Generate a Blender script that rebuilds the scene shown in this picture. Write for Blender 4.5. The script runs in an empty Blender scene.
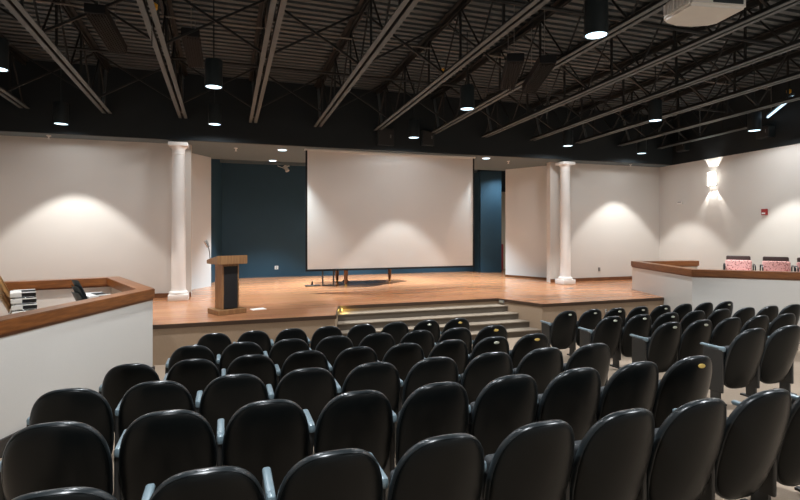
import bpy, bmesh, math, random
from mathutils import Vector, Matrix
random.seed(7)
SC = bpy.context.scene
COL = SC.collection
PI = math.pi
H = 2.477                      # eye height above the floor in front of the stage; heights below are written relative to the eye
ZS = -1.74                     # stage floor
ZF = -2.477                    # floor in front of the stage
ZT = 2.17                      # top of the pale walls / soffit
CX = 4.5                       # hall axis

# ------------------------------------------------------------------ materials
def mat(name, col, rough=.6, metal=0., spec=.5, bump=0., bscale=60., var=0., vscale=4., emit=None, estr=0., coat=0.):
    m = bpy.data.materials.new(name); m.use_nodes = True
    n = m.node_tree.nodes; l = m.node_tree.links
    b = n['Principled BSDF']
    b.inputs['Base Color'].default_value = (*col, 1)
    b.inputs['Roughness'].default_value = rough
    b.inputs['Metallic'].default_value = metal
    b.inputs['Specular IOR Level'].default_value = spec
    b.inputs['Coat Weight'].default_value = coat
    tc = n.new('ShaderNodeTexCoord')
    if var > 0:
        no = n.new('ShaderNodeTexNoise'); no.inputs['Scale'].default_value = vscale; no.inputs['Detail'].default_value = 4
        l.new(tc.outputs['Object'], no.inputs['Vector'])
        mx = n.new('ShaderNodeMix'); mx.data_type = 'RGBA'
        mx.inputs[6].default_value = (*[c*(1-var) for c in col], 1)
        mx.inputs[7].default_value = (*[min(1, c*(1+var)) for c in col], 1)
        l.new(no.outputs['Fac'], mx.inputs[0]); l.new(mx.outputs[2], b.inputs['Base Color'])
    if bump > 0:
        nb = n.new('ShaderNodeTexNoise'); nb.inputs['Scale'].default_value = bscale; nb.inputs['Detail'].default_value = 3
        l.new(tc.outputs['Object'], nb.inputs['Vector'])
        bp = n.new('ShaderNodeBump'); bp.inputs['Strength'].default_value = bump; bp.inputs['Distance'].default_value = .01
        l.new(nb.outputs['Fac'], bp.inputs['Height']); l.new(bp.outputs['Normal'], b.inputs['Normal'])
    if emit:
        b.inputs['Emission Color'].default_value = (*emit, 1); b.inputs['Emission Strength'].default_value = estr
    return m

def plank_mat():
    m = bpy.data.materials.new('stage_planks'); m.use_nodes = True
    n = m.node_tree.nodes; l = m.node_tree.links; b = n['Principled BSDF']
    tc = n.new('ShaderNodeTexCoord')
    br = n.new('ShaderNodeTexBrick')
    br.inputs['Scale'].default_value = 1.0
    br.inputs['Brick Width'].default_value = 1.7; br.inputs['Row Height'].default_value = .085
    br.inputs['Mortar Size'].default_value = .002; br.inputs['Bias'].default_value = 0.
    br.inputs['Color1'].default_value = (.38, .160, .072, 1); br.inputs['Color2'].default_value = (.50, .235, .112, 1)
    br.inputs['Mortar'].default_value = (.16, .055, .02, 1)
    l.new(tc.outputs['Object'], br.inputs['Vector'])
    mp = n.new('ShaderNodeMapping'); mp.inputs['Scale'].default_value = (1.2, 22, 1)
    l.new(tc.outputs['Object'], mp.inputs['Vector'])
    no = n.new('ShaderNodeTexNoise'); no.inputs['Scale'].default_value = 2.; no.inputs['Detail'].default_value = 5
    l.new(mp.outputs['Vector'], no.inputs['Vector'])
    mx = n.new('ShaderNodeMix'); mx.data_type = 'RGBA'; mx.blend_type = 'OVERLAY'; mx.inputs[0].default_value = .35
    l.new(br.outputs['Color'], mx.inputs[6]); l.new(no.outputs['Color'], mx.inputs[7])
    l.new(mx.outputs[2], b.inputs['Base Color'])
    b.inputs['Roughness'].default_value = .22
    return m

def wood_mat(name, c1, c2, rough=.4, scale=(14, 14, 1.5)):
    m = bpy.data.materials.new(name); m.use_nodes = True
    n = m.node_tree.nodes; l = m.node_tree.links; b = n['Principled BSDF']
    tc = n.new('ShaderNodeTexCoord'); mp = n.new('ShaderNodeMapping'); mp.inputs['Scale'].default_value = scale
    no = n.new('ShaderNodeTexNoise'); no.inputs['Scale'].default_value = 1.5; no.inputs['Detail'].default_value = 6
    rp = n.new('ShaderNodeValToRGB')
    rp.color_ramp.elements[0].position = .3; rp.color_ramp.elements[0].color = (*c1, 1)
    rp.color_ramp.elements[1].position = .7; rp.color_ramp.elements[1].color = (*c2, 1)
    l.new(tc.outputs['Object'], mp.inputs['Vector']); l.new(mp.outputs['Vector'], no.inputs['Vector'])
    l.new(no.outputs['Fac'], rp.inputs['Fac']); l.new(rp.outputs['Color'], b.inputs['Base Color'])
    b.inputs['Roughness'].default_value = rough
    return m

def pattern_mat():
    m = bpy.data.materials.new('pink_pattern'); m.use_nodes = True
    n = m.node_tree.nodes; l = m.node_tree.links; b = n['Principled BSDF']
    tc = n.new('ShaderNodeTexCoord'); vo = n.new('ShaderNodeTexNoise'); vo.inputs['Scale'].default_value = 34; vo.inputs['Detail'].default_value = 2
    rp = n.new('ShaderNodeValToRGB'); rp.color_ramp.interpolation = 'CONSTANT'
    rp.color_ramp.elements[0].color = (.42, .13, .13, 1); rp.color_ramp.elements[1].position = .42
    rp.color_ramp.elements[1].color = (.86, .50, .46, 1)
    l.new(tc.outputs['Object'], vo.inputs['Vector']); l.new(vo.outputs['Fac'], rp.inputs['Fac'])
    l.new(rp.outputs['Color'], b.inputs['Base Color']); b.inputs['Roughness'].default_value = .85
    return m

M = dict(
    wall=mat('wall_plaster', (.62, .595, .555), .85, bump=.25, bscale=120, var=.03, vscale=60),
    wing=mat('wing_panel', (.66, .685, .69), .8, bump=.1, bscale=120),
    soffit=mat('soffit_grey', (.125, .165, .185), .85, bump=.1, bscale=90),
    black=mat('black_paint', (.007, .0125, .0155), .75, bump=.1, bscale=60, var=.2, vscale=2),
    deck=mat('roof_deck', (.076, .088, .092), .6, var=.25, vscale=3),
    chord=mat('joist_chord', (.092, .108, .114), .55, var=.12, vscale=5),
    web=mat('joist_web', (.013, .0135, .013), .6, var=.2, vscale=5),
    blue=mat('blue_wall', (.016, .060, .098), .7, bump=.1, bscale=80, var=.08, vscale=3),
    stage=plank_mat(),
    apron=mat('stage_front_carpet', (.36, .26, .175), .9, bump=.5, bscale=180, var=.15, vscale=70),
    lip=mat('stage_lip', (.05, .025, .012), .5, var=.2, vscale=8),
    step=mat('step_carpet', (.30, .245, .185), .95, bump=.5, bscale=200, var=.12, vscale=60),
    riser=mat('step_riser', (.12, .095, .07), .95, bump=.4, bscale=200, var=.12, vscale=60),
    carpet=mat('aisle_carpet', (.36, .275, .20), .95, bump=.5, bscale=200, var=.12, vscale=50),
    rim=wood_mat('rim_wood', (.125, .040, .009), (.23, .080, .020), .32, (3, 3, 26)),
    base=wood_mat('base_wood', (.11, .04, .014), (.19, .075, .028), .45, (3, 3, 20)),
    darkbase=mat('dark_base', (.03, .026, .022), .6, var=.2, vscale=5),
    column=mat('column_white', (.76, .735, .70), .5, var=.03, vscale=6),
    screen=mat('screen_fabric', (.83, .81, .775), .85, bump=.08, bscale=8, var=.02, vscale=1.2),
    blackcloth=mat('black_cloth', (.006, .006, .007), .85, var=.2, vscale=6),
    vinyl=mat('seat_vinyl', (.0036, .0046, .0047), .32, spec=.2, bump=.06, bscale=160, var=.15, vscale=9),
    edge=mat('seat_rim_highlight', (.014, .018, .020), .30, var=.1, vscale=20),  # lighter tone standing in for the highlight along the seat rims
    seatcloth=mat('seat_cloth', (.02, .022, .024), .7, bump=.3, bscale=220, var=.2, vscale=30),
    arm=mat('arm_plastic', (.165, .225, .255), .32, var=.08, vscale=20),  # blue cast of the cool light put into the grey plastic's colour
    standard=mat('seat_standard', (.020, .0195, .018), .5, var=.15, vscale=12),
    brass=mat('brass_tag', (.72, .50, .14), .35, metal=.6, var=.15, vscale=40),
    steel=mat('steel_tag', (.50, .50, .40), .35, metal=.5, var=.12, vscale=40),
    lwood=wood_mat('lectern_wood', (.22, .105, .04), (.34, .18, .075), .42, (18, 18, 2)),
    housing=mat('lamp_housing', (.020, .027, .030), .45, var=.1, vscale=10),
    lens=mat('lamp_lens', (.8, .9, 1.), .3, emit=(.60, .86, 1.), estr=2.6, var=.02),
    sconce=mat('sconce_shade', (.9, .88, .85), .4, emit=(1., .96, .9), estr=7., var=.02),
    white=mat('white_plastic', (.74, .74, .72), .4, var=.03, vscale=12),
    projector=mat('projector_white', (.66, .63, .585), .45, bump=.03, bscale=80, var=.04, vscale=8),
    grey=mat('grey_metal', (.25, .25, .25), .4, metal=.6, var=.1, vscale=9),
    chrome=mat('chrome', (.72, .74, .76), .2, metal=.9, var=.03, vscale=9),
    red=mat('alarm_red', (.30, .02, .02), .45, var=.08, vscale=9),
    tan=wood_mat('tan_shell', (.52, .35, .18), (.66, .47, .27), .38, (2, 2, 18)),
    slate=mat('slate_plastic', (.075, .10, .115), .38, var=.1, vscale=9),
    brownback=mat('brown_leather', (.055, .03, .024), .5, bump=.1, bscale=120, var=.15, vscale=14),
    pink=pattern_mat(),
    conduit=mat('conduit', (.22, .19, .16), .45, metal=.4, var=.2, vscale=2),
    amber=mat('amber_tag', (.80, .42, .03), .5, var=.1, vscale=20),
    tube=mat('fluorescent_tube', (.8, .9, 1.), .4, emit=(.55, .80, 1.), estr=1.6, var=.02),
    steplens=mat('step_lens', (1., .8, .3), .4, emit=(1., .75, .2), estr=5, var=.02),
    grille=mat('speaker_grille', (.02, .019, .018), .6, bump=.6, bscale=300, var=.2, vscale=60),
    beige=mat('beige_door', (.55, .45, .32), .7, var=.05, vscale=5),
    paper=mat('paper', (.78, .77, .74), .7, var=.04, vscale=30),
)

# ------------------------------------------------------------------ mesh builder
class MB:
    def __init__(s): s.b = bmesh.new()
    def _xf(s, vs, mtx):
        if mtx is not None: bmesh.ops.transform(s.b, matrix=mtx, verts=vs)
    def box(s, c, d, rz=0., bev=0., rx=0., seg=2):
        g = bmesh.ops.create_cube(s.b, size=1.)
        vs = g['verts']
        bmesh.ops.scale(s.b, vec=d, verts=vs)
        if bev > 0:
            es = list({e for v in vs for e in v.link_edges})
            r = bmesh.ops.bevel(s.b, geom=es, offset=min(bev, .45*min(d)), segments=seg, affect='EDGES', profile=.5)
            vs = list({v for f in r['faces'] for v in f.verts} | {v for v in vs if v.is_valid})
        s._xf(vs, Matrix.Translation(c) @ Matrix.Rotation(rz, 4, 'Z') @ Matrix.Rotation(rx, 4, 'X'))
        return s
    def tube(s, pts, r, n=8, cap=True):
        pts = [Vector(p) for p in pts]; rings = []
        rr = r if isinstance(r, (list, tuple)) else [r]*len(pts)
        up = None
        for i, p in enumerate(pts):
            a = pts[max(i-1, 0)]; b = pts[min(i+1, len(pts)-1)]
            t = (b-a).normalized()
            if up is None:
                up = Vector((0, 0, 1)) if abs(t.z) < .9 else Vector((1, 0, 0))
            x = t.cross(up)
            if x.length < 1e-4: x = t.cross(Vector((1, 0, 0)))
            x.normalize(); y = x.cross(t).normalized()
            up = y
            rings.append([s.b.verts.new(p + x*rr[i]*math.cos(2*PI*k/n) + y*rr[i]*math.sin(2*PI*k/n)) for k in range(n)])
        for a, b in zip(rings, rings[1:]):
            for k in range(n): s.b.faces.new((a[k], a[(k+1) % n], b[(k+1) % n], b[k]))
        if cap:
            s.b.faces.new(rings[0][::-1]); s.b.faces.new(rings[-1])
        return s
    def bar(s, p, q, w, h):          # rectangular bar between two points
        p, q = Vector(p), Vector(q); t = (q-p).normalized()
        x = t.cross(Vector((0, 0, 1)))
        if x.length < 1e-4: x = Vector((1, 0, 0))
        x.normalize(); y = x.cross(t).normalized()
        R = [[s.b.verts.new(c + x*i*w/2 + y*j*h/2) for i, j in ((-1, -1), (1, -1), (1, 1), (-1, 1))] for c in (p, q)]
        for k in range(4): s.b.faces.new((R[0][k], R[0][(k+1) % 4], R[1][(k+1) % 4], R[1][k]))
        s.b.faces.new(R[0][::-1]); s.b.faces.new(R[1])
        return s
    def lathe(s, prof, c=(0, 0, 0), n=32):
        c = Vector(c); rings = []
        for r, z in prof:
            rings.append([s.b.verts.new(c + Vector((r*math.cos(2*PI*k/n), r*math.sin(2*PI*k/n), z))) for k in range(n)])
        for a, b in zip(rings, rings[1:]):
            for k in range(n): s.b.faces.new((a[k], a[(k+1) % n], b[(k+1) % n], b[k]))
        s.b.faces.new(rings[0][::-1]); s.b.faces.new(rings[-1])
        return s
    def prism(s, poly, z0, z1):
        lo = [s.b.verts.new((x, y, z0)) for x, y in poly]; hi = [s.b.verts.new((x, y, z1)) for x, y in poly]
        n = len(poly)
        s.b.faces.new(lo[::-1]); s.b.faces.new(hi)
        for k in range(n): s.b.faces.new((lo[k], lo[(k+1) % n], hi[(k+1) % n], hi[k]))
        return s
    def band(s, pts, a, b, z0, z1):  # mitred band along a polyline, from offset a to offset b (to its left)
        pts = [Vector((p[0], p[1])) for p in pts]
        def off(d):
            out = []
            for i, p in enumerate(pts):
                ns = []
                if i > 0: t = (pts[i]-pts[i-1]).normalized(); ns.append(Vector((-t.y, t.x)))
                if i < len(pts)-1: t = (pts[i+1]-pts[i]).normalized(); ns.append(Vector((-t.y, t.x)))
                m = sum(ns, Vector((0, 0))).normalized()
                out.append(p + m*d/max(.3, m.dot(ns[0])))
            return out
        A, B = off(a), off(b)
        R = []
        for p, q in zip(A, B):
            R.append([s.b.verts.new((p.x, p.y, z0)), s.b.verts.new((q.x, q.y, z0)), s.b.verts.new((q.x, q.y, z1)), s.b.verts.new((p.x, p.y, z1))])
        for r, t in zip(R, R[1:]):
            for k in range(4): s.b.faces.new((r[k], r[(k+1) % 4], t[(k+1) % 4], t[k]))
        s.b.faces.new(R[0][::-1]); s.b.faces.new(R[-1])
        return s
    def grid(s, rows):
        V = [[s.b.verts.new(p) for p in r] for r in rows]
        for a, b in zip(V, V[1:]):
            for k in range(len(a)-1): s.b.faces.new((a[k], a[k+1], b[k+1], b[k]))
        return s
    def build(s, name, m, parent=None, loc=(0, 0, 0), rz=0., smooth=False):
        bmesh.ops.recalc_face_normals(s.b, faces=s.b.faces[:])
        me = bpy.data.meshes.new(name); s.b.to_mesh(me); s.b.free()
        me.materials.append(m)
        if smooth:
            me.set_sharp_from_angle(angle=math.radians(40))
            for p in me.polygons: p.use_smooth = True
        o = bpy.data.objects.new(name, me); COL.objects.link(o)
        o.location = loc; o.rotation_euler = (0, 0, rz)
        if parent: o.parent = parent
        return o

def tag(o, label, cat, group=None, kind=None):
    o['label'] = label; o['category'] = cat
    if group: o['group'] = group
    if kind: o['kind'] = kind
    return o
def thing(name, label, cat, loc=(0, 0, 0), rz=0., group=None):
    o = bpy.data.objects.new(name, None); COL.objects.link(o); o.empty_display_size = .1
    o.location = loc; o.rotation_euler = (0, 0, rz)
    return tag(o, label, cat, group)
def struct(o, label=None):
    o['kind'] = 'structure'
    if label: o['label'] = label
    return o
def copy_tree(o, parent=None):
    c = o.copy(); COL.objects.link(c)
    if parent: c.parent = parent
    for ch in list(o.children): copy_tree(ch, c)
    return c

# ------------------------------------------------------------------ room shell
WSL = .135
def wall_r(y): return 14.50 - WSL*(14.4-y)
def wall_l(y): return -5.50 + WSL*(14.4-y)
YB = -4.0                                                     # hall continues this far behind the eye
prof = [(YB, -1.70), (1.0, -1.86), (2.26, -1.918), (3.18, -1.966), (4.41, -2.122), (5.64, -2.26), (6.87, -2.379), (8.09, -2.477), (11.7, -2.477)]
def floor_z(y):
    for (a, za), (b, zb) in zip(prof, prof[1:]):
        if a <= y <= b: return za + (zb-za)*(y-a)/(b-a)
    return ZF
fl = MB(); fl.grid([[(x, y, z) for x in (-6.6, 0, 4.5, 9, 15.6)] for y, z in prof])
struct(fl.build('floor', M['carpet']), 'sloping tan carpeted hall floor under the seats')

stage_poly = [(-6.2, 10.28), (2.09, 10.28), (2.41, 11.5), (6.48, 11.5), (6.95, 10.28), (15.2, 10.28), (15.2, 20.6), (-6.2, 20.6)]
struct(MB().prism(stage_poly, ZS-.07, ZS).build('floor_stage', M['stage']), 'glossy reddish wooden plank stage floor')
struct(MB().band(stage_poly[:6], .0, .12, ZF, ZS-.07).build('wall_stage_front', M['apron']), 'tan carpeted face of the raised stage')
struct(MB().band(stage_poly[:6], -.025, .0, ZS-.075, ZS-.003).build('trim_1', M['lip']), 'thin dark nosing along the stage edge')
# steps recessed into the stage
for i in range(4):
    y0 = 11.2 - .3*i; k0 = (11.5-y0)/1.22
    y1 = 11.5
    zt = ZS - .1474*(i+1); zb = ZS - .1474*(i+2)
    xl0, xr0 = 2.42 - .32*k0, 6.47 + .47*k0
    if i == 3: zb = ZF
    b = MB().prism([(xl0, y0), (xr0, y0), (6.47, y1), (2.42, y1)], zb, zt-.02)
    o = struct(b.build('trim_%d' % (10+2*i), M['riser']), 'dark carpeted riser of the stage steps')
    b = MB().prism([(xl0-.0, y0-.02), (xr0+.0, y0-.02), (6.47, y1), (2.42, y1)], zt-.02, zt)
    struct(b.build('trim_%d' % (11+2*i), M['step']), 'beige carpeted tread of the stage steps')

# front walls either side of the opening, wing panels, blue stage walls
WT = .2
struct(MB().prism([(-6.0, 14.3), (-.85, 14.3), (-.85, 14.3+WT), (-6.0, 14.3+WT)], ZS, ZT).build('wall_front_left', M['wall']), 'cream textured front wall beside the lectern')
struct(MB().prism([(9.98, 14.3), (15.0, 14.3), (15.0, 14.3+WT), (9.98, 14.3+WT)], ZS, ZT).build('wall_front_right', M['wall']), 'cream textured front wall beside the sconce corner')
struct(MB().band([(-1.44, 15.1), (-.43, 16.68)], 0, .1, ZS, ZT).build('wall_wing_left', M['wing']), 'pale angled wing panel behind the lectern')
struct(MB().band([(9.68, 16.62), (10.44, 15.1)], 0, .1, ZS, ZT).build('wall_wing_right', M['wing']), 'pale angled wing panel beside the blue wall')
struct(MB().band([(-.6, 16.9), (-.13, 19.1)], 0, .1, ZS, 2.75).build('wall_stage_left', M['blue']), 'dark blue return wall behind the lectern')
struct(MB().prism([(-.3, 19.1), (9.75, 19.1), (9.75, 19.25), (-.3, 19.25)], ZS, 2.75).build('wall_stage_back', M['blue']), 'dark blue back wall of the stage')
struct(MB().prism([(9.62, 18.45), (10.42, 18.2), (10.46, 18.32), (9.66, 18.57)], ZS, 2.3).build('wall_stage_right', M['blue']), 'blue lit return wall at the side of the stage')
struct(MB().prism([(9.62, 18.57), (9.68, 18.57), (9.68, 19.1), (9.62, 19.1)], ZS, 2.3).build('wall_stage_jog', M['blue']), 'narrow blue jog in the stage back wall')
struct(MB().prism([(10.2, 19.9), (13, 19.9), (13, 20.0), (10.2, 20.0)], ZS, 1.62).build('door_1', M['beige']), 'beige door glimpsed past the blue wall')
struct(MB().prism([(9.7, 20.3), (15, 20.3), (15, 20.4), (9.7, 20.4)], ZS, 2.75).build('wall_backstage', M['black']), 'dark wall behind the stage wing')
# soffit, fascia, upper walls
struct(MB().prism([(-6.4, 13.7), (15.4, 13.7), (15.4, 17.0), (-6.4, 17.0)], ZT, ZT+.14).build('ceiling_soffit', M['soffit']), 'grey soffit over the front of the stage')
struct(MB().prism([(-6.4, 17.0), (15.4, 17.0), (15.4, 20.5), (-6.4, 20.5)], 2.72, 2.8).build('ceiling_stage', M['black']), 'black ceiling over the back of the stage')
struct(MB().prism([(-6.4, 16.9), (15.4, 16.9), (15.4, 17.0), (-6.4, 17.0)], ZT+.14, 2.8).build('trim_2', M['black']), 'black edge behind the soffit')
fas = MB().prism([(-6.4, 13.62), (15.4, 13.62), (15.4, 13.7), (-6.4, 13.7)], ZT-.0, 4.1)
struct(fas.build('wall_fascia', M['black']), 'black wall above the stage opening')
struct(MB().box((4.7, 18.75, 2.50), (9.8, .12, .44)).build('trim_3', M['soffit']), 'dark grey valance over the blue back wall')
wr = [(wall_r(YB), YB), (wall_r(14.5), 14.5)]
wl = [(wall_l(YB), YB), (wall_l(14.5), 14.5)]
struct(MB().band(wr, 0, -.2, -2.6, ZT).build('wall_right', M['wall']), 'cream textured side wall with the sconce')
struct(MB().band(wl, 0, .2, -2.6, ZT).build('wall_left', M['wall']), 'cream textured side wall beside the piano-side box')
struct(MB().band(wr, .03, -.2, ZT, 4.6).build('wall_right_upper', M['black']), 'black band of side wall above the sconce')
struct(MB().band(wl, -.03, .2, ZT, 4.6).build('wall_left_upper', M['black']), 'black band of side wall above the wooden railed box')
# baseboards on the stage
struct(MB().prism([(-6.0, 14.27), (-.85, 14.27), (-.85, 14.3), (-6.0, 14.3)], ZS, ZS+.11).build('baseboard_left', M['base']))
struct(MB().prism([(9.98, 14.27), (14.6, 14.27), (14.6, 14.3), (9.98, 14.3)], ZS, ZS+.11).build('baseboard_right', M['base']))
struct(MB().band([(9.68, 16.62), (10.44, 15.1)], 0, -.02, ZS, ZS+.07).build('baseboard_wing', M['base']))

# roof deck: ribs run across the hall, falling gently to the stage
SL = .0386
def roof(y, z0): return z0 + SL*(13.62-y)
rows = []; y = YB; per = .20
while y < 13.62:
    for dy, dz in ((0, 0), (.105, 0), (.115, .13), (.19, .13)):
        yy = min(y+dy, 13.62)
        rows.append([(x, yy, roof(yy, 3.80)+dz) for x in (-6.4, 4.5, 15.4)])
    y += per
struct(MB().grid(rows).build('ceiling', M['deck']), 'dark ribbed metal roof deck')

# ------------------------------------------------------------------ steel joists
JX = [-4.27, -2.63, -.99, .65, 2.29, 3.93, 5.57, 7.21, 8.85, 10.49, 12.13, 13.77]
JLAB = ['grey steel roof joist over the tan chair stack', 'grey steel roof joist over the slate chairs in the box',
        'grey steel roof joist ending above the fluted column by the lectern', 'grey steel roof joist ending above the lectern side of the blue wall',
        'grey steel roof joist ending above the screen edge by the lectern', 'grey steel roof joist ending between the two fascia speakers and screen middle',
        'grey steel roof joist ending just past the small fascia speaker', 'grey steel roof joist ending above the screen edge away from the lectern',
        'grey steel roof joist ending above the pale wing panel', 'grey steel roof joist ending above the column away from the lectern',
        'grey steel roof joist running towards the sconce corner', 'grey steel roof joist along the wall above the pink chairs']
JLAB[2] = 'grey steel roof joist ending above the column by the lectern'
JLAB[5] = 'grey steel roof joist ending at the larger fascia speaker'
JLAB[6] = 'grey steel roof joist ending at the smaller fascia speaker'
def joist_end(x):
    return 13.62
def make_joist(i, x):
    t = thing('roof_joist', JLAB[i], 'roof joist', (x, 13.6, 2.7), 0, 'steel roof joists')
    yb = YB
    if x > wall_r(YB)-.2: yb = 14.4 - (14.50-.2-x)/WSL
    if x < wall_l(YB)+.2: yb = 14.4 - (x+5.50-.2)/WSL
    L = 13.6 - yb - .02
    z = lambda s: SL*s
    b = MB()
    for sx in (-1, 1):   # double angle: flat flanges either side of a gap
        b.bar((sx*.064, 0, z(0)), (sx*.064, -L, z(L)), .074, .014)
    b.build('bottom_chord', M['chord'], t)
    b = MB()
    for sx in (-1, 1):
        b.bar((sx*.06, 0, 1.05+z(0)), (sx*.06, -L, 1.05+z(L)), .085, .014)
        b.bar((sx*.03, 0, z(0)+.045), (sx*.03, -L, z(L)+.045), .012, .075)
        b.bar((sx*.025, 0, 1.0+z(0)), (sx*.025, -L, 1.0+z(L)), .012, .09)
    b.build('top_chord', M['web'], t)
    b = MB(); s = .05; k = 0
    while s + .75 < L:
        za, zb = (.04, 1.02) if k % 2 == 0 else (1.02, .04)
        b.tube([(0, -s, za+z(s)), (0, -s-.75, zb+z(s+.75))], .017, 6)
        if k % 2 == 0: b.bar((0, -s-.75, .05+z(s+.75)), (0, -s-.75, 1.0+z(s+.75)), .035, .035)
        s += .75; k += 1
    b.build('web', M['web'], t)
    if i == 0 or i == len(JX)-1: pass
    else:
        b = MB(); b.bar((0, -.45, .04), (0, -.10, 1.02), .05, .05); b.build('end_post', M['chord'], t)
    if i < len(JX)-1:
        d = JX[i+1]-x
        for yy in (12.5, 9.0, 5.2, 1.4):
            s = 13.6-yy
            if s > L or (i >= 10 and yy < 9.5): continue
            b = MB()
            b.bar((.03, -s, .06+z(s)), (d-.03, -s, 1.0+z(s)), .035, .035)
            b.bar((.03, -s-.04, 1.0+z(s)), (d-.03, -s-.04, .06+z(s)), .035, .035)
            b.build('cross_brace', M['web'], t)
    return t
for i, x in enumerate(JX): make_joist(i, x)

def conduit(label, y, z, x0, x1, r=.016, m='conduit'):
    o = MB().tube([(x0, y, z), (x1, y, z)], r, 6).build('conduit', M[m]); return tag(o, label, 'conduit')
conduit('thin metal conduit crossing the joists under the deck over mid hall', 9.6, 3.62, -4.4, 13.4)
conduit('thin metal conduit crossing the joists close to the black fascia', 11.3, 3.46, -4.6, 13.6, .014)
conduit('dark sprinkler pipe crossing the joists over the rear seats', 6.6, 3.3, -4.0, 13.0, .03, 'web')
conduit('dark sprinkler pipe crossing joists between the hanging downlight rows', 10.9, 3.32, -4.5, 13.4, .026, 'web')

# black slatted strip lights hung along the joists
def strip_light(label, x, y, z=3.05, L=1.75, rz=0.):
    t = thing('strip_light', label, 'strip light', (x, y, z), rz, 'unlit strip lights between the joists')
    b = MB().box((0, 0, .09), (.28, L, .14), bev=.015); b.build('housing', M['blackcloth'], t)
    b = MB()
    for k in range(7): b.box((-.12+.04*k, 0, .005), (.010, L-.06, .035))
    b.build('louvre', M['blackcloth'], t)
    for s in (-1, 1): MB().tube([(0, s*L*.35, .15), (0, s*L*.35, roof(y, 3.8)-z)], .008, 6).build('hanger', M['grey'], t)
strip_light('unlit black strip light in the joist bay above the slate chairs', -1.80, 9.35, 3.10)
strip_light('unlit black strip light hung beside the joist nearer the lectern column', -.55, 9.85, 3.10, 1.7)
strip_light('unlit black strip light of the pair over mid hall, on the screen side', 4.83, 8.1, 2.70, 1.7, -.45)
strip_light('unlit black strip light of the pair over mid hall, on the sconce side', 5.35, 8.05, 2.70, 1.75, -.40)
t = thing('tube_light', 'lit bluish tube light high in the joists above the pink chairs', 'tube light', (12.9, 9.03, 2.98), math.atan2(9.9-8.16, 13.7-12.1))
MB().tube([(-1.15, 0, 0), (1.15, 0, 0)], .028, 10).build('tube', M['tube'], t, smooth=True)
b = MB().box((0, .0, .055), (2.3, .07, .05)); b.build('batten', M['housing'], t)
for sx in (-.8, .8): MB().tube([(sx, 0, .08), (sx, 0, .75)], .006, 6).build('hanger', M['grey'], t)
for k, (x, y, z, lab) in enumerate([(-.93, 7.7, 3.02, 'small amber tag on the joist by the lectern-side strip light'), (-2.62, 6.2, 3.32, 'small amber tag on the joist bay above the wooden railed box'),
                     (4.3, 9.9, 3.30, 'small amber tag on a joist over mid hall'), (12.6, 8.6, 3.25, 'amber tag on the joist by the lit tube light')]):
    tag(MB().lathe([(.03, -.05), (.05, -.03), (.05, .03), (.02, .05)], n=12).build('amber_valve', M['amber'], loc=(x, y, z), smooth=True), lab, 'valve')
for x, y, z0, z1, lab in [(-1.0, 8.1, 2.60, 3.5, 'thin pale rod hanging beside the joist above the lectern column'), (7.3, 10.6, 2.65, 3.6, 'thin pale rod hanging past the strip light pair'),
                          (11.9, 10.4, 2.55, 3.5, 'thin pale rod hanging by the tube light')]:
    tag(MB().tube([(x, y, z0), (x, y, z1)], .009, 6).build('hanging_rod', M['chrome']), lab, 'rod')

# ------------------------------------------------------------------ downlights
LIGHTS = []
def spot(name, loc, energy, size, blend, col, parent=None, radius=.06, rot=(0, 0, 0)):
    d = bpy.data.lights.new(name, 'SPOT'); d.energy = energy; d.spot_size = math.radians(size); d.spot_blend = blend
    d.color = col; d.shadow_soft_size = radius
    o = bpy.data.objects.new(name, d); COL.objects.link(o); o.location = loc; o.rotation_euler = rot
    if parent: o.parent = parent
    return o
WARM = (1., .985, .955); COOL = (.90, .95, 1.)
def downlight(label, x, y, energy, size, col, z=2.43, blend=.25, spill=None):
    if spill is None: spill = 36 if y > 12 else 140
    t = thing('downlight', label, 'downlight', (x, y, z), 0, 'black cylinder downlights hung from the roof')
    b = MB().lathe([(.118, .012), (.132, .012), (.14, 0), (.145, 0), (.145, .45), (.135, .465), (.03, .465)], n=28)
    b.build('housing', M['housing'], t, smooth=True)
    MB().lathe([(.0, .006), (.128, .006), (.128, .016), (.0, .016)], n=28).build('lens', M['lens'], t)
    MB().tube([(0, 0, .46), (0, 0, roof(y, 3.80)-z)], .011, 8).build('stem', M['housing'], t)
    spot('downlight_lamp', (0, 0, -.02), energy, size, blend, col, t)
    spot('downlight_spill', (0, 0, -.02), spill, 172, .25, (.96, .98, 1.), t, .12)
E1, E2 = 500, 560
DL = [
 ('black downlight near the front wall beyond the wooden railed box', -3.43, 13.1, E1, 82, WARM, 2.30),
 ('black downlight in the row by the fascia, above the lectern', -.25, 12.75, E1, 58, WARM, 2.43, .8, 80),
 ('black downlight close in front of the screen centre, between fascia speakers', 4.65, 12.65, E1*1.35, 68, WARM, 2.38, .25, 95),
 ('black downlight in the row by the fascia, before the wing panel', 9.5, 12.75, E1, 58, WARM, 2.43, .8, 80),
 ('black downlight in the corner by the sconce wall', 12.55, 13.1, E1, 82, WARM, 2.40),
 ('black downlight half out of view above the wooden railed box', -3.3, 9.4, E1, 80, WARM, 2.43),
 ('large black downlight hanging over the seats before the lectern', -.2, 9.4, E2, 84, COOL, 2.43),
 ('black downlight hanging over the front rows before the screen', 4.6, 9.4, E2, 84, COOL, 2.41),
 ('black downlight over the front seats below the pink chairs', 9.4, 9.4, E2, 84, COOL, 2.5),
 ('black downlight over the box of pink chairs by the side wall', 12.55, 9.4, E1, 76, WARM, 2.46),
 ('biggest black downlight, hanging over mid hall beside the projector', 4.45, 5.4, E2, 90, COOL, 2.45),
]
for a in DL: downlight(*a)
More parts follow.
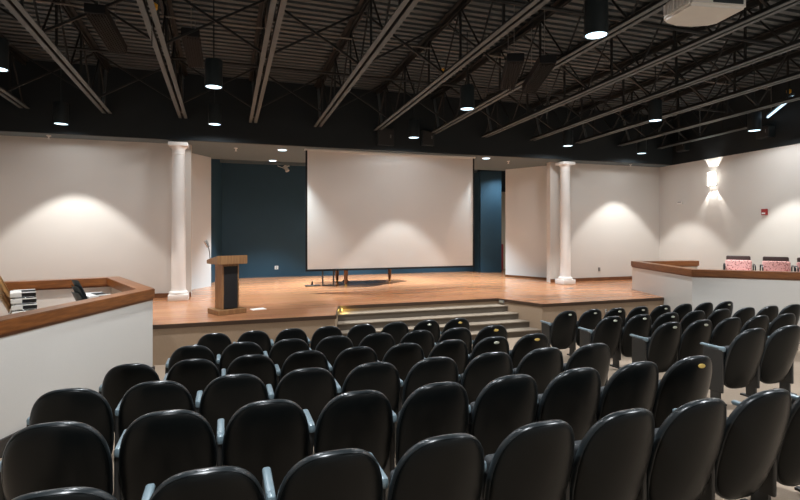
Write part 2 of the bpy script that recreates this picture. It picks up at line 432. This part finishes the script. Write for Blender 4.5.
# lamps of the rows further back, over and behind the viewer
for x, y, lab in [(-.2, 5.4, 'black downlight above the seats of the lectern block'), (9.3, 5.4, 'black downlight above the seats by the pink chairs'),
             (4.5, 1.6, 'black downlight above the rear aisle'), (-.2, 1.6, 'black downlight above the rear seats of the lectern block'), (9.3, 1.6, 'black downlight above the rear seats by the wall'),
             (4.5, -2.2, 'black downlight over the back of the hall')]:
    downlight(lab, x, y, E2, 95, COOL, 2.5)
# recessed lamps in the soffit
def recessed(label, x, y, e, size=84, col=(.80, .92, 1.), z=ZT):
    t = thing('recessed_downlight', label, 'recessed light', (x, y, z), 0, 'recessed lamps in the soffit')
    MB().lathe([(.11, -.012), (.135, -.012), (.145, 0.002), (.11, 0.002)], n=24).build('trim_ring', M['white'], t, smooth=True)
    MB().lathe([(.0, -.022), (.108, -.022), (.108, -.0125), (.0, -.0125)], n=24).build('lens', M['lens'], t)
    spot('recessed_lamp', (0, 0, -.05), e, size, .75, col, t)
recessed('round recessed lamp in the soffit beside the screen, lectern side', 1.46, 14.4, 1300)
recessed('round recessed lamp in the soffit beside the screen, wing panel side', 7.54, 14.1, 1300)
recessed('round recessed lamp at the back edge of the soffit', 1.4, 16.75, 1700)
recessed('round recessed lamp at the soffit back edge behind the screen', 4.5, 16.75, 2600)
recessed('round recessed lamp at the soffit back edge past the screen', 7.6, 16.75, 1700)
t = thing('wall_washer', 'small lamp washing the blue wall beside the wing panel', 'lamp', (10.05, 17.55, 2.40))
MB().lathe([(.02, .22), (.07, .2), (.08, 0), (.07, 0)], n=18).build('housing', M['housing'], t, smooth=True)
MB().lathe([(0, .0), (.066, .0), (.066, .01), (0, .01)], n=18).build('lens', M['lens'], t)
MB().tube([(0, 0, .2), (0, 0, .33)], .01, 6).build('stem', M['housing'], t)
spot('wall_washer_lamp', (0, 0, -.03), 240, 130, .8, (.75, .9, 1.), t)

# ------------------------------------------------------------------ columns
def column(label, x, y):
    t = thing('column', label, 'column', (x, y, ZS), 0, 'white columns flanking the stage opening'); t['kind'] = 'thing'
    b = MB().box((0, 0, .075), (.45, .45, .15), bev=.012)
    b.lathe([(.218, .15), (.222, .18), (.215, .205), (.195, .22), (.18, .23), (.175, .26)], n=40); b.build('plinth', M['column'], t, smooth=True)
    h = ZT-ZS-.06
    pr = [(.172, .25)]
    for k in range(13):
        f = k/12; pr.append((.165-.022*f**1.6, .29+(h-.58)*f))
    b = MB().lathe(pr, n=40); b.build('shaft', M['column'], t, smooth=True)
    b = MB().lathe([(.142, h-.30), (.155, h-.295), (.158, h-.275), (.146, h-.265), (.146, h-.17), (.155, h-.155), (.195, h-.105), (.205, h-.09)], n=40)
    b.box((0, 0, h-.05), (.44, .44, .09), bev=.01); b.build('capital', M['column'], t, smooth=True)
column('white round column on the stage beside the lectern', -1.10, 13.72)
column('white round column on the stage beside the pale wing panel', 10.17, 13.78)

# ------------------------------------------------------------------ projection screen
t = thing('hanging_projection_screen', 'large pale projection screen hanging over the stage centre', 'projection screen', (4.56, 14.0, -1.1))
W = 4.96; hh = 3.22
rows = []
for j in range(25):
    z = hh*j/24; rows.append([( -W/2+W*i/40, .012*math.sin(i*.55+j*.12)*math.sin(PI*j/24)*.6, z) for i in range(41)])
b = MB().grid(rows)
bmesh.ops.solidify(b.b, geom=b.b.faces[:], thickness=.004)
b.build('screen_cloth', M['screen'], t, smooth=True)
for s in (-1, 1): MB().box((s*(W/2+.022), 0, hh/2), (.05, .012, hh)).build('border', M['blackcloth'], t)
MB().box((0, 0, -.025), (W+.09, .035, .05), bev=.01).build('bottom_bar', M['blackcloth'], t)
MB().box((0, .02, hh+.025), (W+.14, .12, .045), bev=.01).build('case', M['white'], t)

# ------------------------------------------------------------------ lectern
RZ = math.radians(24)
t = thing('lectern', 'light wooden lectern with a black front panel on the stage', 'lectern', (.02, 11.28, ZS), RZ); t.scale = (.93, .93, 1)
MB().box((0, 0, .05), (.66, .56, .10), bev=.012).build('base', M['lwood'], t)
b = MB()
for s in (-1, 1): b.box((s*.175, 0, .56), (.03, .40, .92), bev=.006)
b.box((0, .18, .56), (.32, .03, .92)).box((0, -.17, 1.0), (.34, .04, .06)); b.build('body', M['lwood'], t)
MB().box((0, -.19, .545), (.315, .022, .86), bev=.004).build('front_panel', M['blackcloth'], t)
b = MB()
v = [(-.34, -.30, 1.02), (.34, -.30, 1.02), (.34, .30, 1.02), (-.34, .30, 1.02), (-.34, -.30, 1.20), (.34, -.30, 1.20), (.34, .30, 1.10), (-.34, .30, 1.10)]
bv = [b.b.verts.new(p) for p in v]
for f in ((3, 2, 1, 0), (4, 5, 6, 7), (0, 1, 5, 4), (1, 2, 6, 5), (2, 3, 7, 6), (3, 0, 4, 7)): b.b.faces.new([bv[k] for k in f])
bmesh.ops.bevel(b.b, geom=b.b.edges[:], offset=.008, segments=2, affect='EDGES'); b.build('top', M['lwood'], t)
mic = MB().tube([(-.30, .20, 1.10), (-.31, .20, 1.24), (-.33, .19, 1.33), (-.37, .18, 1.41)], .013, 8).build('microphone_stem', M['grey'], t, smooth=True)
MB().tube([(-.35, .182, 1.37), (-.42, .172, 1.50)], [.032, .042], 12).build('microphone', M['chrome'], mic, smooth=True)
o = MB().box((0, 0, .006), (.30, .20, .012), bev=.003).build('paper_sheet', M['paper'], loc=(.66, 11.55, ZS), rz=.3)
tag(o, 'white sheet lying on the stage beside the lectern', 'paper')

# ------------------------------------------------------------------ things behind the screen
t = thing('grand_piano', 'dark grand piano behind the screen, only its legs showing beneath', 'piano', (3.45, 16.1, ZS))
pout = [(-.22, -.76), (.25, -.76), (.75, -.70), (1.15, -.42), (1.55, -.12), (1.92, .12), (2.02, .38), (1.92, .66), (1.6, .76), (-.22, .76)]
MB().prism(pout, .62, .92).build('case', M['blackcloth'], t)
MB().prism(pout, .925, .95).build('lid', M['blackcloth'], t)
MB().box((-.32, 0, .66), (.22, 1.36, .08), bev=.01).build('keyboard', M['white'], t)
for x, y in ((.02, -.66), (.02, .66), (1.80, .55)):
    lg = MB().lathe([(.045, .05), (.05, .08), (.07, .55), (.085, .63)], n=14).build('leg', M['base'], t, (x, y, 0), smooth=True)
    MB().lathe([(.03, 0), (.04, .02), (.03, .05)], n=12).build('caster', M['brass'], lg, smooth=True)
b = MB()
for s_ in (-1, 1): b.box((.16, s_*.05, .36), (.03, .03, .55))
b.box((.16, 0, .08), (.14, .20, .06)); b.build('pedal_lyre', M['darkbase'], t)
t = thing('piano_bench', 'small open black bench under the screen edge, lectern side', 'bench', (2.98, 15.75, ZS), -.185)
MB().box((0, 0, .50), (.40, .62, .06), bev=.015).build('seat', M['darkbase'], t)
for sx in (-1, 1):
    for sy in (-1, 1): MB().box((sx*.165, sy*.26, .24), (.045, .045, .46)).build('leg', M['darkbase'], t)
MB().box((0, -.26, .03), (.30, .04, .04)).build('rail', M['darkbase'], t)
o = MB().box((0, 0, .018), (.46, .20, .036), bev=.008).box((-.02, 0, .09), (.05, .05, .12), bev=.01).build('floor_plate', M['darkbase'], loc=(2.5, 15.7, ZS), rz=.12)
tag(o, 'flat dark plate on the stage floor beside the black bench', 'plate')
o = MB().box((0, 0, .55), (.5, .4, 1.10), bev=.04).build('equipment_case', M['red'], loc=(10.85, 19.4, ZS))
tag(o, 'dark red upright case glimpsed past the blue wall end', 'case')
t = thing('spot_lamp', 'small white lamp high on the dark blue stage wall', 'lamp', (2.0, 19.05, 2.18))
MB().tube([(0, 0, 0), (0, -.10, 0), (-.25, -.14, .08)], .012, 8).build('bracket', M['white'], t)
MB().tube([(.02, -.08, .10), (.10, -.16, -.10)], [.05, .075], 14).build('lamp_head', M['white'], t, smooth=True)
MB().tube([(-.05, -.06, .06), (.18, -.06, .10)], .022, 8).build('arm', M['white'], t, smooth=True)

# small fittings
def plate(name, label, cat, loc, d, m, rz=0., extra=None):
    t = thing(name, label, cat, loc, rz)
    MB().box((0, 0, 0), d, bev=.006).build('body', M[m], t)
    if extra: extra(t)
    return t
def slots(t):
    MB().box((0, -.012, .025), (.03, .012, .03)).box((0, -.012, -.025), (.03, .012, .03)).build('socket', M['grey'], t)
plate('wall_outlet', 'white outlet plate low on the dark blue wall', 'outlet', (1.73, 19.09, ZS+.34), (.13, .02, .13), 'white', 0, slots)
plate('wall_outlet', 'small grey outlet low on the wall beside the column', 'outlet', (11.9, 14.29, ZS+.38), (.08, .02, .13), 'grey', 0, slots)
plate('floor_outlet', 'pale socket plate on the stage front below the lectern', 'outlet', (.45, 10.27, ZS-.30), (.08, .02, .12), 'white', 0, slots)
plate('floor_outlet', 'pale socket plate on the stage front below the round column', 'outlet', (8.75, 10.27, ZS-.26), (.05, .02, .10), 'white', 0, slots)
o = MB().lathe([(.09, 0), (.09, .006), (.08, .010)], n=20).build('floor_plate', M['grey'], loc=(9.55, 12.7, ZS), smooth=True)
tag(o, 'round metal plate set in the stage floor before the column', 'plate')
def rwall(y, off=.0): return (wall_r(y)-off, y)
wang = math.atan2(1, WSL) - PI/2    # wall direction
RW = PI/2 - math.atan(WSL)
def on_rwall(name, label, cat, y, z): return thing(name, label, cat, (*rwall(y, .002), z), -PI/2 - math.atan(WSL) + 0.0)
t = on_rwall('fire_alarm', 'red fire alarm on the cream side wall', 'fire alarm', 10.12, .46)
MB().box((0, -.03, 0), (.17, .05, .17), bev=.01).build('body', M['red'], t)
MB().box((0, -.062, -.035), (.10, .014, .04), bev=.004).build('strobe', M['white'], t)
t = on_rwall('thermostat', 'small beige thermostat on the side wall below the sconce', 'thermostat', 13.29, .87)
MB().box((0, -.02, 0), (.24, .04, .09), bev=.008).build('body', M['column'], t)
MB().box((0, -.042, .02), (.16, .006, .03)).build('grille', M['grey'], t)
t = on_rwall('wall_sconce', 'glowing white sconce on the cream side wall', 'wall sconce', 11.9, 1.53)
MB().box((0, -.02, 0), (.24, .035, .42), bev=.006).build('back_plate', M['housing'], t)
b = MB(); n = 12
prof_s = [(-.13*math.cos(PI*k/n), -.035-.12*math.sin(PI*k/n)) for k in range(n+1)]
b.grid([[(x, yy, -.2) for x, yy in prof_s], [(x, yy, .2) for x, yy in prof_s]])
bmesh.ops.solidify(b.b, geom=b.b.faces[:], thickness=.006)
b.build('shade', M['sconce'], t, smooth=True)
for s, rx in ((1, PI), (-1, 0)):
    spot('sconce_lamp', (0, -.09, s*.205), 40, 60, .45, (1., .95, .88), t, .02, (rx, 0, 0))
    for a in (-1, 1):
        spot('sconce_lamp', (a*.05, -.03, s*.235), 150, 24, .6, (1., .95, .88), t, .01, (rx, a*s*math.radians(28), 0))
# speakers
def speaker(label, loc, d, rz):
    t = thing('wall_speaker', label, 'speaker', loc, rz, 'black speakers on the upper walls')
    MB().box((0, -d[1]/2, 0), d, bev=.012).build('cabinet', M['housing'], t)
    MB().box((0, -d[1]-.004, 0), (d[0]-.05, .012, d[2]-.05)).build('grille', M['grille'], t)
    MB().box((d[0]*.28, -d[1]-.014, .02), (.02, .006, .09)).build('badge', M['grey'], t)
speaker('larger black speaker on the fascia above the screen', (4.15, 13.615, 2.52), (.48, .12, .46), 0)
speaker('smaller black speaker on the fascia above the screen', (5.40, 13.615, 2.56), (.36, .12, .42), 0)
RWR = -PI/2 - math.atan(WSL)
speaker('small black speaker high on the side wall in the sconce corner', (wall_r(13.02)-.035, 13.02, 2.72), (.40, .2, .36), RWR)
speaker('small black speaker high on the side wall past the sconce', (wall_r(10.0)-.035, 10.0, 2.60), (.40, .2, .32), RWR)
# sprinklers
for x, y, lab in [(-3.9, 13.95, 'tiny sprinkler head on the soffit past the wooden railed box'), (.25, 14.5, 'tiny sprinkler head on the soffit above the lectern'),
                  (8.55, 14.5, 'tiny sprinkler head on the soffit before the wing panel'), (12.9, 13.95, 'tiny sprinkler head on the soffit near the sconce corner')]:
    t = thing('sprinkler', lab, 'sprinkler', (x, y, ZT), 0, 'sprinkler heads on the soffit')
    MB().lathe([(.012, -.075), (.014, -.07), (.018, -.03), (.05, -.012), (.05, 0)], n=14).build('body', M['white'], t, smooth=True)
    MB().lathe([(.035, -.085), (.035, -.08), (.01, -.075)], n=14).build('deflector', M['white'], t)
# step light
t = thing('step_light', 'glowing yellow step light at the top stair, lectern side', 'step light', (2.44, 11.34, ZS-.07), -PI/2-.25)
MB().box((0, 0, 0), (.14, .03, .07), bev=.005).build('frame', M['grey'], t)
MB().box((0, .016, 0), (.10, .008, .04)).build('lens', M['steplens'], t)
d = bpy.data.lights.new('step_lamp', 'POINT'); d.energy = 2.0; d.color = (1., .72, .15); d.shadow_soft_size = .02
o = bpy.data.objects.new('step_lamp', d); COL.objects.link(o); o.parent = t; o.location = (0, .06, .0)
t = thing('step_light', 'greenish step light at the top stair, sconce side', 'step light', (6.5, 11.34, ZS-.07), PI/2+.25)
MB().box((0, 0, 0), (.16, .03, .07), bev=.005).build('frame', M['grey'], t)
MB().box((0, .016, 0), (.12, .008, .04)).build('lens', M['steel'], t)

# ------------------------------------------------------------------ railed boxes at the sides
LB = [(-4.0, 1.86), (-1.05, 8.84), (-1.98, 11.35), (-5.3, 10.55)]
RB = [(13.5, 5.98), (10.1, 9.05), (11.1, 12.0), (13.1, 11.68)]
ZR = -.93
def railed(pts, side, sgn):
    a = sgn
    struct(MB().band(pts, a*.03, a*.17, -2.6, ZR-.135).build('wall_%s_box' % side, M['wall']), 'cream half wall of the %s box' % ('piano-side' if side == 'left' else 'pink chair'))
    b = MB().band(pts, 0, a*.25, ZR-.145, ZR)
    bmesh.ops.bevel(b.b, geom=[e for e in b.b.edges], offset=.008, segments=2, affect='EDGES')
    struct(b.build('trim_%s_rail' % side, M['rim']), 'wide brown wooden rail capping the half wall')
    struct(MB().band(pts, a*.02, a*.18, ZR-.175, ZR-.143).build('trim_%s_bead' % side, M['base']))
railed(LB, 'left', 1); railed(RB, 'right', -1)
struct(MB().band(LB[:2], 0, .03, -2.6, -2.14).build('dark_strip_left_box', M['darkbase']))  # dark strip along the foot of the box wall
bpy.data.objects['dark_strip_left_box'].data.transform(Matrix.Identity(4))
struct(MB().prism([(-4.1, 2.4), (-1.3, 8.84), (-2.1, 11.1), (-5.2, 10.4), (-4.1, 2.5)][:4], -1.83, -1.76).build('floor_left_box', M['carpet']), 'raised floor inside the wooden railed box')
struct(MB().prism([(13.5, 6.25), (13.9, 9), (14.2, 11.5), (11.3, 11.8), (10.35, 9.1)], -1.60, -1.52).build('floor_right_box', M['carpet']), 'raised floor inside the box of pink chairs')

# stacked chairs in the wooden railed box
def stack_chair(m_shell):
    t = bpy.data.objects.new('stacking_chair', None); COL.objects.link(t)
    MB().box((0, .0, .40), (.47, .30, .055), bev=.010).build('seat', M['blackcloth'], t)
    rows = []
    for j in range(9):
        f = j/8; z = .36 + .34*f; y = -.17 - .15*f
        hw = .205*(1 - .18*abs(2*f-1)**3)
        rows.append([(hw*s_, y - .045*(1-s_*s_), z) for s_ in [-1+2*k/10 for k in range(11)]])
    b = MB().grid(rows); bmesh.ops.solidify(b.b, geom=b.b.faces[:], thickness=.022); b.build('backrest', m_shell, t, smooth=True)
    for s_ in (-1, 1):
        b = MB().tube([(s_*.205, .18, 0), (s_*.205, .12, .362), (s_*.205, -.17, .362)], .010, 8)
        b.tube([(s_*.205, -.22, 0), (s_*.205, -.13, .362)], .010, 8); b.build('side_frame', M['chrome'], t, smooth=True)
    b = MB().box((0, -.115, .400), (.48, .15, .066), bev=.006)
    for s_ in (-1, 1): b.box((s_*.228, .0, .434), (.022, .30, .016), bev=.004)
    b.build('seat_rail', M['white'], t)
    return t
pc = stack_chair(M['tan']); fz = -1.76
lv = ['bottom', 'second lowest', 'third lowest', 'topmost']
for k in range(4):
    o = pc if k == 0 else copy_tree(pc)
    o.location = (-3.12 - .008*k, 10.02, fz + .10*k)
    o.rotation_euler.z = math.radians(-72)
    tag(o, 'tan-backed stacking chair in the wooden railed box, %s of its stack' % lv[k], 'chair', 'stacked tan chairs')
pc2 = stack_chair(M['slate'])
for k in range(3):
    o = pc2 if k == 0 else copy_tree(pc2)
    o.location = (-2.06, 9.85, fz + .10*k + .03)
    o.rotation_euler.z = math.radians(-62)
    tag(o, 'slate-backed stacking chair in the wooden railed box, %s of three' % ('lowest', 'middle', 'upper')[k], 'chair', 'stacked slate chairs')

# pink patterned armchairs in the other box
def arm_chair():
    t = bpy.data.objects.new('armchair', None); COL.objects.link(t)
    # faces -Y
    MB().box((0, .0, .42), (.50, .50, .10), bev=.03).build('seat', M['pink'], t)
    MB().box((0, .24, .66), (.50, .07, .42), bev=.03, rx=-.14).build('backrest', M['brownback'], t)
    MB().box((0, .165, .63), (.54, .09, .28), bev=.035, rx=-.16).build('back_cushion', M['pink'], t)
    for s in (-1, 1):
        MB().tube([(s*.30, .24, .46), (s*.30, .22, .64), (s*.30, .16, .675), (s*.30, -.18, .675), (s*.30, -.235, .64), (s*.30, -.24, .42)], .014, 8).build('arm', M['housing'], t, smooth=True)
    for sx in (-1, 1):
        for sy in (-.24, .24):
            MB().tube([(sx*.28, sy, 0), (sx*.28, sy, .43)], .014, 8).build('leg', M['housing'], t)
    return t
ac = arm_chair()
for k, (x, y, lab) in enumerate([(11.62, 9.08, 'brown armchair with pink patterned cushion, first behind the rail from the stage'),
                             (12.02, 8.46, 'brown armchair with pink patterned cushion, second behind the rail from the stage'),
                             (12.34, 7.90, 'brown armchair with pink patterned cushion, third behind the rail from the stage')]):
    o = ac if k == 0 else copy_tree(ac)
    o.location = (x, y, -1.52); o.rotation_euler.z = math.radians(-48)
    tag(o, lab, 'armchair', 'armchairs in the railed box')

# ------------------------------------------------------------------ projector
t = thing('projector', 'white projector hanging from the roof over mid hall', 'projector', (4.60, 4.0, 2.17), math.radians(-10)); t.scale = (.95, .95, .95)
b = MB()
outl = [(-.33, -.25), (-.33, .16), (-.27, .24), (-.10, .30), (.10, .30), (.27, .24), (.33, .16), (.33, -.25)]
b.prism(outl, 0, .19)
bmesh.ops.bevel(b.b, geom=b.b.edges[:], offset=.025, segments=3, affect='EDGES'); b.build('body', M['projector'], t, smooth=True)
MB().tube([(.0, .27, .10), (.0, .36, .10)], .065, 20).build('lens', M['housing'], t, smooth=True)
b = MB()
for k in range(7): b.box((-.335, -.16+.05*k, .10), (.012, .022, .11))
b.build('vent', M['column'], t)
MB().box((.1, -.255, .09), (.34, .012, .10)).build('connector_panel', M['housing'], t)
MB().tube([(0, 0, .19), (0, 0, roof(4.0, 3.8)-2.08)], .025, 10).box((0, 0, .2), (.2, .2, .02)).build('mount_pole', M['housing'], t)

# ------------------------------------------------------------------ auditorium seats
def outline(th, n=2.8):
    c, s = math.cos(th), math.sin(th)
    x = math.copysign(abs(c)**(2/n), c); z = math.copysign(abs(s)**(2/n), s)
    return x, z
def seat_back():
    b = MB(); NT = 48; RR = [0, .3, .55, .72, .84, .92, .965, .99, 1.0]
    zc, hz, hw, T = .552, .378, .257, .072
    def pt(r, th, side):
        x, z = outline(th, 2.7 if math.sin(th) > 0 else 4.2)
        w = hw*(1 - .17*max(0, -z)**1.5 - .03*max(0, z)**2)
        X = x*w*r; Z = zc + z*hz*r
        base = -(Z-.35)*.30 + 1.15*X*X - .02*math.sin((Z-.2)*PI/.75)
        return (X, base + side*T/2*math.sqrt(max(0, 1-r**5)), Z)
    rings = {}
    for side in (-1, 1):
        c = b.b.verts.new(pt(0, 0, side))
        prev = None
        for r in RR[1:]:
            if r == 1.0 and side == 1: ring = rings['rim']
            else: ring = [b.b.verts.new(pt(r, 2*PI*k/NT, side)) for k in range(NT)]
            if r == 1.0 and side == -1: rings['rim'] = ring
            for k in range(NT):
                if prev is None: b.b.faces.new((c, ring[k], ring[(k+1) % NT]))
                else: b.b.faces.new((prev[k], prev[(k+1) % NT], ring[(k+1) % NT], ring[k]))
            prev = ring
    return b
def back_highlight():
    b = MB(); NT = 48; n = 8; rings = []
    zc, hz, hw = .552, .378, .257
    P = []
    for k in range(NT):
        th = 2*PI*(k+.5)/NT
        x, z = outline(th, 2.7 if math.sin(th) > 0 else 4.2)
        w = hw*(1 - .17*max(0, -z)**1.5 - .03*max(0, z)**2)
        X = x*w; Z = zc + z*hz
        P.append(Vector((X, -(Z-.35)*.30 + 1.15*X*X - .02*math.sin((Z-.2)*PI/.75), Z)))
    for k in range(NT):
        t = (P[(k+1) % NT]-P[k-1]).normalized(); x = Vector((0, 1, 0)).cross(t).normalized(); y = t.cross(x)
        rings.append([b.b.verts.new(P[k] + Vector((0, .015, 0)) + .0165*(x*math.cos(2*PI*j/n)*.5 + y*math.sin(2*PI*j/n)*1.3)) for j in range(n)])
    for k in range(NT):
        a, c = rings[k], rings[(k+1) % NT]
        for j in range(n): b.b.faces.new((a[j], a[(j+1) % n], c[(j+1) % n], c[j]))
    return b
def back_y(Z): return -(Z-.35)*.30 - .02*math.sin((Z-.2)*PI/.75) - .031
PITCH = .56
proto = bpy.data.objects.new('auditorium_seat', None); COL.objects.link(proto)
seat_back().build('backrest', M['vinyl'], proto, smooth=True)
back_highlight().build('rim_highlight', M['edge'], proto, smooth=True)  # added rim, paler than the vinyl, painting in the light on the back's edge
b = MB().box((0, .135, .47), (.43, .075, .42), bev=.03, rx=.16, seg=3); b.build('seat', M['seatcloth'], proto, smooth=True)
def arm_mesh():
    b = MB().box((.007, .20, .675), (.046, .28, .032), bev=.014, seg=3); b.box((.007, .05, .665), (.046, .08, .06), bev=.02); return b
def std_mesh():
    b = MB().box((0, .16, .40), (.036, .26, .52), bev=.012).box((0, .13, .09), (.030, .12, .16)).box((0, .13, .012), (.055, .26, .024), bev=.006); return b
arm0 = arm_mesh().build('armrest', M['arm'], proto, (-PITCH/2, 0, 0), smooth=True)
std0 = std_mesh().build('standard', M['standard'], proto, (-PITCH/2, 0, 0))
tb = MB(); tb.lathe([(1, -.5), (1, .3), (.9, .5)], n=20)
bmesh.ops.transform(tb.b, matrix=Matrix.Translation((0, back_y(.865)-.002, .865)) @ Matrix.Rotation(PI/2-.30, 4, 'X') @ Matrix.Diagonal((.036, .017, .006, 1)), verts=tb.b.verts[:])
tag0 = tb.build('row_tag', M['brass'], None, smooth=True)
tag0_mesh = tag0.data; bpy.data.objects.remove(tag0)
stag = tag0_mesh.copy(); stag.materials.clear(); stag.materials.append(M['steel'])

ROWY = [2.26, 3.184, 4.412, 5.639, 6.867, 8.094]
ROWZ = [-.978, -1.024, -1.182, -1.32, -1.439, -1.537]
PIT = [.54, .559, .591, .5745, .6015, .5664]
LX = [-.585, -.842, -1.077, -.858, -.365, -.129]
LN = [9, 9, 9, 9, 8, 8]
RX = {2: 5.93, 3: 5.965, 4: 6.022, 5: 6.076}
RN = {2: 2, 3: 5, 4: 8, 5: 8}
ROWN = ['sixth row', 'fifth row', 'fourth row', 'third row', 'second row', 'front row']
ORD = ['aisle seat', 'second from aisle', 'third from aisle', 'fourth from aisle', 'fifth from aisle', 'sixth from aisle', 'seventh from aisle', 'eighth from aisle', 'ninth from aisle']
TAGL = {(5, 7): 'b', (5, 6): 's', (4, 7): 'b', (3, 8): 'b', (3, 7): 's', (1, 8): 'b'}
TAGR = {(5, 0): 's', (5, 1): 's', (5, 2): 's', (5, 3): 's', (5, 4): 's', (5, 7): 's', (4, 0): 's', (4, 1): 's', (4, 2): 's', (3, 0): 's', (3, 1): 's'}
first = True
def put_seat(k, x, n_from, block, last, tg):
    global first
    if first: t = proto; first = False
    else: t = copy_tree(proto)
    t.location = (x - .035, ROWY[k] + .135, ROWZ[k] - .94 + (.022 if block == 'R' else .006))
    t.scale = (PIT[k]/.56, 1, 1)
    word = {'b': 'black flip-up seat with brass tag', 's': 'black flip-up seat with silver tag'}.get(tg, 'plain black flip-up seat')
    lab = '%s, %s, %s, %s' % (word, ORD[n_from], ROWN[k], 'lectern side block' if block == 'L' else 'sconce side block')
    tag(t, lab, 'seat', '%s seats, %s' % (ROWN[k], 'lectern side' if block == 'L' else 'sconce side'))
    if tg:
        o = bpy.data.objects.new('row_tag', tag0_mesh if tg == 'b' else stag); COL.objects.link(o); o.parent = t
        o['label'] = 'oval brass tag' if tg == 'b' else 'oval silver tag'
    if last:
        for src in (arm0, std0):
            o = bpy.data.objects.new(src.name.split('.')[0], src.data); COL.objects.link(o); o.parent = t; o.location = (PITCH/2 - (.014 if src is arm0 else 0), 0, 0)
for k in range(6):
    for i in range(LN[k]):
        put_seat(k, LX[k] + i*PIT[k], LN[k]-1-i, 'L', i == LN[k]-1, TAGL.get((k, i)))
    if k in RX:
        for i in range(RN[k]):
            put_seat(k, RX[k] + i*PIT[k], i, 'R', i == RN[k]-1, TAGR.get((k, i)))

# ------------------------------------------------------------------ camera, world, view
for o in list(COL.objects):
    if o.parent is None: o.location.z += H
cd = bpy.data.cameras.new('camera'); cd.sensor_fit = 'HORIZONTAL'; cd.sensor_width = 36
cd.lens = 36*515.43/800; cd.shift_y = -21.1/800; cd.clip_start = .05
co = bpy.data.objects.new('camera', cd); COL.objects.link(co)
co.location = (0, 0, H); co.rotation_euler = (PI/2, 0, -math.radians(18.654))
SC.camera = co
w = bpy.data.worlds.new('world'); SC.world = w; w.use_nodes = True
w.node_tree.nodes['Background'].inputs[0].default_value = (1., .97, .94, 1)
w.node_tree.nodes['Background'].inputs[1].default_value = .5
SC.view_settings.view_transform = 'Standard'; SC.view_settings.look = 'None'
SC.view_settings.gamma = 1; SC.view_settings.use_curve_mapping = False
SC.view_settings.exposure = 0.0
SC.cycles.use_denoising = True
SC.cycles.max_bounces = 8; SC.cycles.diffuse_bounces = 5
SC.cycles.sample_clamp_indirect = 4
